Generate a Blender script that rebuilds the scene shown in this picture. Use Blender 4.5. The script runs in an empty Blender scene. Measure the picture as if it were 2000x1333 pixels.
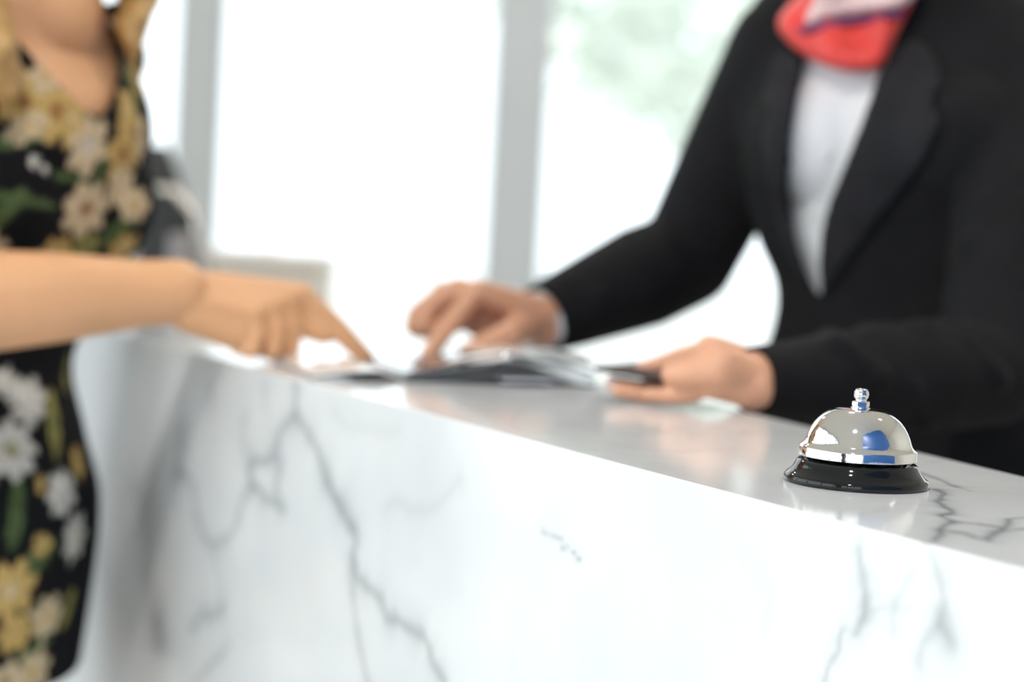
import bpy, bmesh, math, random
import numpy as np
from mathutils import Vector, Matrix
from mathutils.bvhtree import BVHTree

random.seed(7)
sc = bpy.context.scene
C = sc.collection
PI = math.pi

# ------------------------------------------------------------------ camera
F_PX, ROLL = 3900.0, math.radians(3.15)
PITCH = math.radians(3.69)
TOP = 1.10                                   # height of the counter top
CAM = Vector((0.0, 0.0, TOP + 0.15))
r0 = Vector((1, 0, 0)); u0 = Vector((0, math.sin(PITCH), math.cos(PITCH)))
fw = Vector((0, math.cos(PITCH), -math.sin(PITCH)))
c_r = math.cos(ROLL) * r0 + math.sin(ROLL) * u0
c_u = -math.sin(ROLL) * r0 + math.cos(ROLL) * u0
cam_d = bpy.data.cameras.new('camera'); cam = bpy.data.objects.new('camera', cam_d); C.objects.link(cam)
m = Matrix.Identity(4)
for i in range(3):
    m[i][0] = c_r[i]; m[i][1] = c_u[i]; m[i][2] = -fw[i]; m[i][3] = CAM[i]
cam.matrix_world = m
cam_d.sensor_width = 36.0; cam_d.lens = F_PX * 36 / 2000
cam_d.clip_start = 0.02; cam_d.clip_end = 200
cam_d.dof.use_dof = True; cam_d.dof.focus_distance = 1.158; cam_d.dof.aperture_fstop = 3.3
sc.camera = cam

def ray(px, py):
    return (fw + c_r * ((px - 1000) / F_PX) - c_u * ((py - 666.5) / F_PX))
def P(px, py, y):                            # the point of a sight line at world distance y
    d = ray(px, py); return CAM + d * (y / d.y)
def G(px, py, z=TOP):                        # the point of a sight line on a level plane
    d = ray(px, py); return CAM + d * ((z - CAM.z) / d.z)

# ------------------------------------------------------------------ materials
def nt(name):
    mt = bpy.data.materials.new(name); mt.use_nodes = True
    n = mt.node_tree.nodes; return mt, n, mt.node_tree.links, n['Principled BSDF']
def mat(name, col, rough=.5, metal=0, noise=0, nscale=30, bump=0, bscale=200, spec=.5, sss=0, sheen=0, coat=0):
    mt, n, l, b = nt(name)
    b.inputs['Base Color'].default_value = (*col, 1); b.inputs['Roughness'].default_value = rough
    b.inputs['Metallic'].default_value = metal; b.inputs['Specular IOR Level'].default_value = spec
    b.inputs['Coat Weight'].default_value = coat
    if sheen: b.inputs['Sheen Weight'].default_value = sheen
    if sss:
        b.inputs['Subsurface Weight'].default_value = sss
        b.inputs['Subsurface Radius'].default_value = (.012, .004, .002); b.inputs['Subsurface Scale'].default_value = 1
    if noise:
        t = n.new('ShaderNodeTexNoise'); t.inputs['Scale'].default_value = nscale; t.inputs['Detail'].default_value = 4
        c = n.new('ShaderNodeTexCoord'); l.new(c.outputs['Object'], t.inputs['Vector'])
        r = n.new('ShaderNodeValToRGB')
        r.color_ramp.elements[0].position = .3; r.color_ramp.elements[1].position = .7
        r.color_ramp.elements[0].color = (*[max(0, v * (1 - noise)) for v in col], 1)
        r.color_ramp.elements[1].color = (*[min(1, v * (1 + noise)) for v in col], 1)
        l.new(t.outputs['Fac'], r.inputs['Fac']); l.new(r.outputs['Color'], b.inputs['Base Color'])
    if bump:
        t2 = n.new('ShaderNodeTexNoise'); t2.inputs['Scale'].default_value = bscale
        c2 = n.new('ShaderNodeTexCoord'); l.new(c2.outputs['Object'], t2.inputs['Vector'])
        bm_ = n.new('ShaderNodeBump'); bm_.inputs['Strength'].default_value = bump; bm_.inputs['Distance'].default_value = .002
        l.new(t2.outputs['Fac'], bm_.inputs['Height']); l.new(bm_.outputs['Normal'], b.inputs['Normal'])
    return mt

def marble_mat():
    mt, n, l, b = nt('white_marble')
    a = n.new('ShaderNodeAttribute'); a.attribute_name = 'vein'
    c = n.new('ShaderNodeTexCoord')
    t = n.new('ShaderNodeTexNoise'); t.inputs['Scale'].default_value = 5; t.inputs['Detail'].default_value = 5
    l.new(c.outputs['Object'], t.inputs['Vector'])
    r = n.new('ShaderNodeValToRGB')
    r.color_ramp.elements[0].position = .35; r.color_ramp.elements[0].color = (.71, .735, .76, 1)
    r.color_ramp.elements[1].position = .6; r.color_ramp.elements[1].color = (.78, .805, .825, 1)
    l.new(t.outputs['Fac'], r.inputs['Fac'])
    mx = n.new('ShaderNodeMix'); mx.data_type = 'RGBA'
    l.new(a.outputs['Fac'], mx.inputs[0]); l.new(r.outputs['Color'], mx.inputs[6])
    mx.inputs[7].default_value = (.17, .20, .215, 1)
    l.new(mx.outputs[2], b.inputs['Base Color'])
    t3 = n.new('ShaderNodeTexNoise'); t3.inputs['Scale'].default_value = 60; t3.inputs['Detail'].default_value = 6
    l.new(c.outputs['Object'], t3.inputs['Vector'])
    mr = n.new('ShaderNodeMapRange'); mr.inputs[3].default_value = .07; mr.inputs[4].default_value = .17
    l.new(t3.outputs['Fac'], mr.inputs[0]); l.new(mr.outputs[0], b.inputs['Roughness'])
    return mt

def attr_mat(name, rough=.75):
    mt, n, l, b = nt(name)
    a = n.new('ShaderNodeAttribute'); a.attribute_name = 'print'
    l.new(a.outputs['Color'], b.inputs['Base Color']); b.inputs['Roughness'].default_value = rough
    b.inputs['Specular IOR Level'].default_value = .2
    return mt

def glass_mat():
    mt, n, l, b = nt('window_glass'); n.remove(b)
    tr = n.new('ShaderNodeBsdfTransparent'); tr.inputs[0].default_value = (.97, .985, .98, 1)
    gl = n.new('ShaderNodeBsdfGlossy'); gl.inputs['Roughness'].default_value = .01
    fr = n.new('ShaderNodeFresnel'); fr.inputs[0].default_value = 1.3
    mx = n.new('ShaderNodeMixShader')
    l.new(fr.outputs[0], mx.inputs[0]); l.new(tr.outputs[0], mx.inputs[1]); l.new(gl.outputs[0], mx.inputs[2])
    l.new(mx.outputs[0], n['Material Output'].inputs['Surface'])
    return mt

M = dict(
    marble=marble_mat(), glass=glass_mat(),
    chrome=mat('polished_chrome', (.86, .86, .87), .045, 1, bump=.02, bscale=900),
    nickel=mat('dull_nickel', (.78, .74, .68), .22, 1),
    black_gloss=mat('black_enamel', (.008, .009, .010), .05, spec=.38),
    black_post=mat('black_plastic', (.012, .012, .013), .35),
    frame=mat('window_frame_paint', (.66, .72, .77), .45, noise=.03, nscale=4),
    frame_dark=mat('window_frame_edge', (.42, .46, .50), .45),
    floor=mat('floor_tile', (.62, .58, .53), .25, noise=.08, nscale=3),
    ceiling=mat('ceiling_plaster', (.82, .79, .72), .8, noise=.02, nscale=4),
    cream=mat('cream_wall', (.78, .75, .69), .7, noise=.03, nscale=6),
    taupe=mat('taupe_wall', (.40, .36, .32), .7, noise=.03, nscale=6),
    blue=mat('blue_wall_panel', (.018, .10, .32), .5, noise=.05, nscale=5),
    pave=mat('pale_paving', (.52, .515, .50), .8, noise=.06, nscale=2),
    skin_g=mat('skin_light', (.80, .44, .23), .42, noise=.05, nscale=18, bump=.15, bscale=400, sss=.12),
    skin_r=mat('skin_tan', (.72, .38, .24), .42, noise=.06, nscale=18, bump=.15, bscale=400, sss=.12),
    nail=mat('fingernail', (.85, .60, .56), .2, coat=.4),
    hair_g=mat('golden_brown_hair', (.50, .30, .11), .4, noise=.22, nscale=90, bump=.6, bscale=120),
    hair_r=mat('black_hair', (.02, .015, .012), .35, bump=.5, bscale=150),
    dress=attr_mat('floral_cloth', .9),
    jacket=mat('black_suit_wool', (.0065, .0065, .008), .85, noise=.25, nscale=25, bump=.3, bscale=500, spec=.25),
    lapel=mat('black_suit_lapel', (.014, .014, .017), .78, noise=.2, nscale=30, spec=.25),
    shirt=mat('white_shirt_cotton', (.80, .81, .84), .8, bump=.4, bscale=60),
    red=mat('red_silk', (.75, .035, .025), .42, noise=.12, nscale=20, sheen=.2),
    pale=mat('pale_pink_silk', (.82, .58, .58), .45, noise=.15, nscale=30),
    purple=mat('purple_silk', (.17, .03, .12), .45),
    page=mat('glossy_white_page', (.86, .87, .88), .12, noise=.02, nscale=12),
    cover=mat('charcoal_glossy_cover', (.035, .04, .045), .14, coat=.3),
    sticker=mat('pale_blue_label', (.72, .76, .88), .3),
    cover_blue=mat('blue_cover_print', (.10, .22, .42), .2),
    maroon=mat('dark_maroon_cover', (.035, .012, .010), .45, bump=.3, bscale=300),
    leather=mat('black_leather', (.02, .024, .026), .4, bump=.3, bscale=60),
    arm_grey=mat('grey_plastic', (.30, .28, .28), .4),
    beige=mat('beige_laminate', (.76, .71, .64), .5, noise=.03, nscale=8),
    white=mat('white_laminate', (.8, .8, .8), .4),
    leaf=mat('green_leaves', (.30, .42, .18), .6, noise=.3, nscale=3),
    leaf2=mat('pale_green_leaves', (.78, .82, .75), .6, noise=.08, nscale=3),
    bark=mat('tree_bark', (.20, .15, .10), .9, noise=.3, nscale=10),
    eye=mat('eye_white', (.8, .8, .8), .1), lip=mat('lips', (.55, .16, .14), .4),
    trim=mat('lamp_trim', (.8, .8, .78), .4),
)
lm, ln, ll, lb = nt('lamp_glow')
lb.inputs['Emission Color'].default_value = (1, .66, .30, 1); lb.inputs['Emission Strength'].default_value = 16
M['glow'] = lm

# ------------------------------------------------------------------ object helpers
def link(name, me, mt, parent=None):
    o = bpy.data.objects.new(name, me); C.objects.link(o)
    if mt is not None: me.materials.append(mt)
    if parent is not None: o.parent = parent; o.matrix_parent_inverse = Matrix.Translation(-parent.location)
    return o
def obj(name, bm, mt, parent=None, smooth=False):
    me = bpy.data.meshes.new(name); bmesh.ops.recalc_face_normals(bm, faces=bm.faces[:]); bm.to_mesh(me); bm.free()
    if smooth:
        for p in me.polygons: p.use_smooth = True
    return link(name, me, mt, parent)
def empty(name, loc):
    o = bpy.data.objects.new(name, None); C.objects.link(o); o.location = loc; o.empty_display_size = .05
    bpy.context.view_layer.update(); return o
def tag(o, label=None, cat=None, group=None, kind=None):
    for k, v in (('label', label), ('category', cat), ('group', group), ('kind', kind)):
        if v: o[k] = v
    return o
def box(bm, lo, hi, bev=0, rot=None):
    v0 = len(bm.verts)
    r = bmesh.ops.create_cube(bm, size=1)
    vs = r['verts']
    c = (Vector(lo) + Vector(hi)) / 2; s = Vector(hi) - Vector(lo)
    for v in vs: v.co = Vector((v.co.x * s.x, v.co.y * s.y, v.co.z * s.z)) + c
    if rot is not None:
        for v in vs: v.co = rot @ v.co
    if bev:
        es = list({e for v in vs for e in v.link_edges})
        bmesh.ops.bevel(bm, geom=es, offset=bev, segments=2, affect='EDGES', profile=.5)
    return bm
def mbox(name, lo, hi, mt, parent=None, bev=0):
    bm = bmesh.new(); box(bm, lo, hi, bev); return obj(name, bm, mt, parent)
def lathe(bm, prof, c, n=96):
    rings = []
    for r, z in prof:
        if r < 1e-6: rings.append([bm.verts.new(Vector(c) + Vector((0, 0, z)))])
        else: rings.append([bm.verts.new(Vector(c) + Vector((r * math.cos(2 * PI * i / n), r * math.sin(2 * PI * i / n), z))) for i in range(n)])
    for a, b in zip(rings, rings[1:]):
        for i in range(n):
            j = (i + 1) % n
            if len(a) == 1 and len(b) == 1: continue
            if len(a) == 1: bm.faces.new((a[0], b[i], b[j]))
            elif len(b) == 1: bm.faces.new((a[i], a[j], b[0]))
            else: bm.faces.new((a[i], a[j], b[j], b[i]))
    return bm
def frame_of(d):
    d = d.normalized(); a = Vector((0, 0, 1)) if abs(d.z) < .9 else Vector((1, 0, 0))
    x = a.cross(d).normalized(); return x, d.cross(x)
def capsule(bm, p, q, r1, r2, n=20):
    p, q = Vector(p), Vector(q); d = q - p; L = d.length
    if L < 1e-5: d = Vector((0, 0, 1)); L = 0
    x, y = frame_of(d); d = d.normalized()
    rings = []
    st = []
    for k in range(1, 6): a = -PI / 2 + k * PI / 12; st.append((p + d * (r1 * math.sin(a)), r1 * math.cos(a)))
    st.append((p, r1)); st.append((q, r2))
    for k in range(1, 6): a = k * PI / 12; st.append((q + d * (r2 * math.sin(a)), r2 * math.cos(a)))
    rings = [[bm.verts.new(c + x * (r * math.cos(2 * PI * i / n)) + y * (r * math.sin(2 * PI * i / n))) for i in range(n)] for c, r in st]
    a0 = bm.verts.new(p - d * r1); a1 = bm.verts.new(q + d * r2)
    for a, b in zip(rings, rings[1:]):
        for i in range(n): bm.faces.new((a[i], a[(i + 1) % n], b[(i + 1) % n], b[i]))
    for i in range(n):
        bm.faces.new((a0, rings[0][(i + 1) % n], rings[0][i])); bm.faces.new((a1, rings[-1][i], rings[-1][(i + 1) % n]))
def chain(bm, pts, rs):
    for i in range(len(pts) - 1): capsule(bm, pts[i], pts[i + 1], rs[i], rs[i + 1])
def loft(bm, secs, n=40, sub=4):
    """secs: (centre, axis A, half a, axis B, half b), closed ends, smoothed between sections"""
    out = []
    K = len(secs)
    def cr(a, b, c, d, t):
        return .5 * ((2 * b) + (-a + c) * t + (2 * a - 5 * b + 4 * c - d) * t * t + (-a + 3 * b - 3 * c + d) * t ** 3)
    for i in range(K - 1):
        s = [secs[max(i - 1, 0)], secs[i], secs[i + 1], secs[min(i + 2, K - 1)]]
        for k in range(sub + (i == K - 2)):
            t = k / sub
            vals = [cr(s[0][j], s[1][j], s[2][j], s[3][j], t) for j in range(5)]
            out.append(vals)
    rings = [[bm.verts.new(c + A * (a * math.cos(2 * PI * i / n)) + B * (b * math.sin(2 * PI * i / n))) for i in range(n)] for c, A, a, B, b in out]
    for a, b in zip(rings, rings[1:]):
        for i in range(n): bm.faces.new((a[i], a[(i + 1) % n], b[(i + 1) % n], b[i]))
    bm.faces.new(list(reversed(rings[0]))); bm.faces.new(rings[-1])
def ellipsoid(bm, c, A, a, B, b, D, d, n=24):
    secs = []
    rings = []
    c = Vector(c)
    for k in range(1, n // 2):
        t = PI * k / (n // 2)
        rings.append([bm.verts.new(c - D * (d * math.cos(t)) + A * (a * math.sin(t) * math.cos(2 * PI * i / n)) + B * (b * math.sin(t) * math.sin(2 * PI * i / n))) for i in range(n)])
    p0 = bm.verts.new(c - D * d); p1 = bm.verts.new(c + D * d)
    for a_, b_ in zip(rings, rings[1:]):
        for i in range(n): bm.faces.new((a_[i], a_[(i + 1) % n], b_[(i + 1) % n], b_[i]))
    for i in range(n):
        bm.faces.new((p0, rings[0][(i + 1) % n], rings[0][i])); bm.faces.new((p1, rings[-1][i], rings[-1][(i + 1) % n]))
def fuse(name, bm, vox, smooth=4, factor=.5):
    """union of overlapping closed shapes as one continuous surface, returned as plain mesh data"""
    bmesh.ops.recalc_face_normals(bm, faces=bm.faces[:])
    me = bpy.data.meshes.new(name + '_raw'); bm.to_mesh(me); bm.free()
    o = bpy.data.objects.new(name + '_raw', me); C.objects.link(o)
    r = o.modifiers.new('r', 'REMESH'); r.mode = 'VOXEL'; r.voxel_size = vox; r.adaptivity = 0
    if smooth:
        s = o.modifiers.new('s', 'SMOOTH'); s.iterations = smooth; s.factor = factor
    dg = bpy.context.evaluated_depsgraph_get(); dg.update()
    out = bpy.data.meshes.new_from_object(o.evaluated_get(dg)); out.name = name
    bpy.data.objects.remove(o); bpy.data.meshes.remove(me)
    for p in out.polygons: p.use_smooth = True
    return out
def verts_np(me):
    a = np.empty(len(me.vertices) * 3); me.vertices.foreach_get('co', a); return a.reshape(-1, 3)
CR, CU, FW, CM = (np.array(v) for v in (c_r, c_u, fw, CAM))
def project(co):
    d = co - CM; z = d @ FW
    return np.stack([1000 + F_PX * (d @ CR) / z, 666.5 - F_PX * (d @ CU) / z], 1)
def in_poly(xy, poly):
    x, y = xy[:, 0], xy[:, 1]; ins = np.zeros(len(xy), bool); n = len(poly)
    for i in range(n):
        x1, y1 = poly[i]; x2, y2 = poly[(i + 1) % n]
        cond = ((y1 > y) != (y2 > y))
        with np.errstate(divide='ignore', invalid='ignore'):
            xi = (x2 - x1) * (y - y1) / (y2 - y1 + 1e-12) + x1
        ins ^= cond & (x < xi)
    return ins
def edge_dist(xy, poly):
    d = np.full(len(xy), 1e9); n = len(poly)
    for i in range(n):
        a = np.array(poly[i], float); b = np.array(poly[(i + 1) % n], float); ab = b - a
        t = np.clip(((xy - a) @ ab) / (ab @ ab + 1e-9), 0, 1)
        d = np.minimum(d, np.linalg.norm(xy - (a + t[:, None] * ab), axis=1))
    return d
def smooth_poly(poly, it=2):
    for _ in range(it):
        out = []
        for i in range(len(poly)):
            a, b = poly[i], poly[(i + 1) % len(poly)]
            out += [(a[0] * .75 + b[0] * .25, a[1] * .75 + b[1] * .25), (a[0] * .25 + b[0] * .75, a[1] * .25 + b[1] * .75)]
        poly = out
    return poly
def bvh_of(me):
    return BVHTree.FromPolygons([v.co.copy() for v in me.vertices], [tuple(p.vertices) for p in me.polygons])
def hit(bvh, px, py):
    d = ray(px, py).normalized(); r = bvh.ray_cast(CAM, d); return r[0], r[1]
def cut(me, poly, front_dir, grow=None):
    """open a garment: delete faces inside an outline on the side facing front_dir"""
    co = verts_np(me); px = project(co); ins = in_poly(px, poly)
    nr = np.empty(len(me.vertices) * 3); me.vertex_normals.foreach_get('vector', nr); nr = nr.reshape(-1, 3)
    ok = ins & ((nr @ np.array(front_dir)) > -.15)
    bm = bmesh.new(); bm.from_mesh(me); bm.verts.ensure_lookup_table()
    bmesh.ops.delete(bm, geom=[bm.verts[i] for i in np.nonzero(ok)[0]], context='VERTS'); relax_border(bm, 30)
    bm.to_mesh(me); bm.free()
def relax_border(bm, it=14, test=None):
    bd = [v for v in bm.verts if v.is_boundary and (test is None or test(v.co))]
    nb = {v: [e.other_vert(v) for e in v.link_edges if e.is_boundary] for v in bd}
    for _ in range(it):
        new = {v: v.co * .4 + (nb[v][0].co + nb[v][1].co) * .3 for v in bd if len(nb[v]) == 2}
        for v, c in new.items(): v.co = c
def hem(bm, p, n, rad=None):
    """trim cloth cleanly beyond the plane (p, n), only within rad of p"""
    vs = [v for v in bm.verts if rad is None or (v.co - p).length < rad]
    st = set(vs); es = [e for e in bm.edges if e.verts[0] in st and e.verts[1] in st]; fs = [f for f in bm.faces if all(v in st for v in f.verts)]
    bmesh.ops.bisect_plane(bm, geom=vs + es + fs, dist=1e-6, plane_co=p, plane_no=n, clear_outer=True)
def cloth_patch(name, poly, bvh, off, bulge, mt, parent, step=7, smooth=2, thick=.004, fall=25.0, dist=None, fold=None):
    """a piece of cloth lying on a surface, swelling away from it towards its middle; closed all round"""
    poly = smooth_poly(poly, smooth)
    xs = [p[0] for p in poly]; ys = [p[1] for p in poly]
    gx = np.arange(min(xs), max(xs) + step, step); gy = np.arange(min(ys), max(ys) + step, step)
    pts = np.array([(x, y) for y in gy for x in gx]); ins = in_poly(pts, poly).reshape(len(gy), len(gx))
    ed = edge_dist(pts, poly).reshape(len(gy), len(gx))
    bm = bmesh.new(); F, Bk = {}, {}
    okc = [[ins[j, i] and ins[j + 1, i] and ins[j, i + 1] and ins[j + 1, i + 1] for i in range(len(gx) - 1)] for j in range(len(gy) - 1)]
    def on_border(i, j):
        return not all(0 <= jj < len(gy) - 1 and 0 <= ii < len(gx) - 1 and okc[jj][ii] for jj in (j - 1, j) for ii in (i - 1, i))
    pa_ = np.array(poly, float)
    def snap(x, y):
        best = None
        for q in range(len(pa_)):
            a, b = pa_[q], pa_[(q + 1) % len(pa_)]; ab = b - a; t = min(1, max(0, float(((x - a[0]) * ab[0] + (y - a[1]) * ab[1]) / (ab @ ab + 1e-9)))); c = a + ab * t
            d = (c[0] - x) ** 2 + (c[1] - y) ** 2
            if best is None or d < best[0]: best = (d, c[0], c[1])
        return best[1:]
    for j in range(len(gy)):
        for i in range(len(gx)):
            if not ins[j, i]: continue
            x, y = gx[i], gy[j]
            if on_border(i, j): x, y = snap(x, y)
            if dist is not None: h = P(x, y, dist)
            else:
                h, nn = hit(bvh, x, y)
                if h is None: continue
            d = (h - CAM).normalized()
            k = 0 if on_border(i, j) else min(1, ed[j, i] / fall); k = math.sqrt(max(0, 1 - (1 - k) ** 2))
            fo = fold(x, y) if fold else 0
            F[i, j] = bm.verts.new(h - d * (off + thick * .5 + (bulge + fo) * k))
            Bk[i, j] = bm.verts.new(h - d * (off - thick * .5 - (bulge * .3 if dist is not None else 0) * k))
    cells = [(i, j) for (i, j) in F if (i + 1, j) in F and (i, j + 1) in F and (i + 1, j + 1) in F]
    cs = set(cells)
    for i, j in cells:
        bm.faces.new((F[i, j], F[i, j + 1], F[i + 1, j + 1], F[i + 1, j]))
        bm.faces.new((Bk[i, j], Bk[i + 1, j], Bk[i + 1, j + 1], Bk[i, j + 1]))
        for (di, dj, a, b) in ((-1, 0, (i, j), (i, j + 1)), (1, 0, (i + 1, j + 1), (i + 1, j)), (0, -1, (i + 1, j), (i, j)), (0, 1, (i, j + 1), (i + 1, j + 1))):
            if (i + di, j + dj) not in cs: bm.faces.new((F[a], Bk[a], Bk[b], F[b]))
    bmesh.ops.delete(bm, geom=[v for v in bm.verts if not v.link_faces], context='VERTS')
    bmesh.ops.smooth_vert(bm, verts=bm.verts[:], factor=.5, use_axis_x=True, use_axis_y=True, use_axis_z=True)
    return obj(name, bm, mt, parent, smooth=True)

# ------------------------------------------------------------------ the room (setting)
YW, XL, XR, YB, H = 7.0, -3.2, 3.6, -4.2, 3.5
def struct(o): o['kind'] = 'structure'; return o
struct(mbox('floor', (XL - .2, YB - .2, -.12), (XR + .2, YW + .15, 0), M['floor']))
struct(mbox('ceiling', (XL - .2, YB - .2, H), (XR + .2, YW + .15, H + .15), M['ceiling']))
struct(mbox('wall_right', (XR, YB, 0), (XR + .15, YW, H), M['cream']))
struct(mbox('ground_outside', (-30, -30, -.30), (40, 45, -.13), M['pave']))
def glazed(name, a, b, posts, wmat, z1=H, wid=.10, dep=.09, rail_lo=.10, rail_hi=.12):
    """one glazed wall between ground points a and b: a frame object with a pane per bay"""
    a, b = Vector(a), Vector(b); d = (b - a).normalized(); nrm = Vector((d.y, -d.x, 0))
    L = (b - a).length
    def rb(bm, s0, s1, z0, zz, dp):
        pts = [a + d * s0 - nrm * dp / 2, a + d * s1 - nrm * dp / 2, a + d * s1 + nrm * dp / 2, a + d * s0 + nrm * dp / 2]
        vs = [bm.verts.new((p.x, p.y, z)) for z in (z0, zz) for p in pts]
        for f in ((0, 1, 2, 3), (4, 5, 6, 7), (0, 1, 5, 4), (1, 2, 6, 5), (2, 3, 7, 6), (3, 0, 4, 7)): bm.faces.new([vs[k] for k in f])
    bm = bmesh.new(); rb(bm, 0, L, 0, rail_lo, dep); rb(bm, 0, L, z1 - rail_hi, z1, dep)
    for s, w in posts: rb(bm, s - w / 2, s + w / 2, rail_lo, z1 - rail_hi, dep); rb(bm, s - w / 2 - .018, s - w / 2, rail_lo, z1 - rail_hi, dep * .5); rb(bm, s + w / 2, s + w / 2 + .018, rail_lo, z1 - rail_hi, dep * .5)
    root = struct(obj(name, bm, wmat))
    ss = [s for s, _ in posts]
    for s0, s1 in zip(ss, ss[1:]):
        bm = bmesh.new(); rb(bm, s0, s1, rail_lo, z1 - rail_hi, .012); obj('pane', bm, M['glass'], root)
    return root
def back_x(px, py): return P(px, py, YW).x
m1 = (back_x(356, 100) + back_x(432, 100)) / 2; m2 = (back_x(968, 100) + back_x(1076, 100)) / 2
w1, w2 = .135, .17
sp = m2 - m1
posts = [(m1 - XL - 3 * sp, w1), (m1 - XL - 2 * sp, w1), (m1 - XL - sp, w1), (m1 - XL, w1), (m2 - XL, w2)]
while posts[-1][0] + 1.3 < XR - XL: posts.append((posts[-1][0] + 1.3, w1))
posts = [(0.08, .12)] + [p for p in posts if p[0] > .3] + [(XR - XL - .08, .12)]
glazed('window_1', (XL, YW, 0), (XR, YW, 0), posts, M['frame'])
glazed('window_2', (XL, YB, 0), (XL, 4.75, 0), [(.08, .12), (1.9, .12), (3.8, .12), (5.5, .12), (7.1, .12), (8.87, .12)], M['frame'])
struct(mbox('wall_left', (XL - .08, 4.75, 0), (XL + .08, YW + .05, H), M['taupe']))
glazed('window_3', (XL, YB, 0), (.2, YB, 0), [(.08, .12), (.64, .06), (1.2, .12), (1.75, .06), (2.3, .12), (2.85, .06), (3.32, .12)], M['frame'])
struct(mbox('wall_back', (.25, YB - .15, 0), (XR, YB, H), M['cream']))

# recessed ceiling lamps; the window-side pair is added to brighten the frames
lamps = [(-.40, -.25), (.25, 3.4), (1.5, 2.2), (-1.6, 5.6), (.9, 5.6)]
power = [50, 14, 16, 13, 13]  # the strong first lamp is added to throw the guest's shadow on the counter
for k, (x, y) in enumerate(lamps):
    t = empty('ceiling_lamp', (x, y, H))
    tag(t, 'round recessed warm ceiling lamp, some mirrored as glints in the chrome bell, some added to light the room', 'lamp', 'recessed ceiling lamps')
    bm = bmesh.new(); lathe(bm, [(.075, 0), (.095, 0), (.095, -.012), (.075, -.012), (.075, 0)], (x, y, H - .001), 32); obj('trim_ring', bm, M['trim'], t)
    ld = bpy.data.lights.new('ceiling_lamp_light', 'AREA'); ld.shape = 'DISK'; ld.size = .145; ld.energy = power[k]; ld.color = (1, .94, .86)
    lo_ = bpy.data.objects.new('ceiling_lamp_light', ld); C.objects.link(lo_); lo_.location = (x, y, H - .02)
    bm = bmesh.new(); lathe(bm, [(0, -.002), (.074, -.002), (.074, -.008), (0, -.008)], (x, y, H), 32); obj('diffuser', bm, M['glow'], t)

# ------------------------------------------------------------------ marble counter
fA, fB = G(1000, 852), G(2000, 1115)
bA, bB = G(1418, 796), G(2000, 932)
dF = (fA - fB).normalized(); dB = (bA - bB).normalized()
near_f = fB - dF * .36; far_f = fB + dF * 1.92
s = (near_f - bB).dot(dB); near_b = bB + dB * ((near_f - bB).dot(dF) / dB.dot(dF)); inset = Vector((-dF.y, dF.x, 0)); inset = inset if inset.y > 0 else -inset
far_b = bB + dB * ((far_f - bB).dot(dF) / dB.dot(dF))
nF = Vector((-dF.y, dF.x, 0)); nF = nF if nF.y < 0 else -nF      # outward normal of the front face
UP = Vector((0, 0, 1))
front_veins = [   # (points, half width mm, strength)
 ([(575,742),(573,809),(590,826),(603,845),(624,896),(650,957),(675,1009),(696,1055),(690,1096),(701,1137),(722,1155),(742,1167),(752,1208),(778,1229),(819,1239),(834,1265),(844,1295),(875,1330)], 5.0, .50),
 ([(640,930),(668,985),(690,1030)], 9, .30),
 ([(690,1096),(693,1188),(701,1254),(719,1340)], 3.5, .42),
 ([(573,809),(545,840),(537,870),(545,906),(537,942),(538,962)], 4.5, .45),
 ([(532,891),(496,906),(483,927),(488,952),(506,973),(529,980),(557,978)], 5, .50),
 ([(491,957),(470,988),(455,1029),(434,1060),(416,1073),(399,1050),(386,998),(381,952),(368,927),(350,916)], 4.5, .36),
 ([(350,916),(352,870),(358,835)], 9, .42),
 ([(475,829),(470,865),(480,916)], 5, .22),
 ([(429,1178),(405,1192),(388,1203),(378,1224)], 6, .40),
 ([(440,1254),(404,1306),(380,1345)], 4, .30),
 ([(309,1215),(307,1235),(311,1254)], 11, .55),
 ([(416,1073),(421,1110),(429,1178)], 4, .16),
 ([(414,745),(420,790)], 5, .22), ([(519,760),(519,800)], 5, .20), ([(272,985),(262,955)], 9, .35),
 ([(1054,1029),(1066,1041),(1087,1056),(1096,1068)], 1.1, .45), ([(1093,1083),(1117,1098),(1136,1106)], 1.0, .55),
 ([(650,800),(700,830),(780,860)], 5, .10), ([(760,1010),(830,985),(900,940)], 6, .14),
 ([(1661,1070),(1671,1127),(1682,1175),(1687,1203),(1680,1222),(1672,1245)], 2.6, .45),
 ([(1681,1185),(1687,1215)], 6, .30), ([(1687,1208),(1723,1213),(1780,1217)], 2, .15),
 ([(1640,1225),(1633,1241),(1635,1270),(1623,1298),(1614,1345)], 2.2, .40),
 ([(1822,1103),(1837,1151),(1848,1203),(1841,1241),(1858,1258)], 3, .36), ([(1841,1225),(1852,1250)], 7, .32),
 ([(1841,1241),(1808,1279),(1797,1320)], 3.5, .30), ([(1775,1151),(1746,1198),(1737,1232),(1745,1270)], 2.4, .22),
 ([(1450,1070),(1500,1150),(1490,1230)], 3, .06), ([(1000,1200),(1010,1260),(1000,1340)], 4, .05),
]
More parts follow.
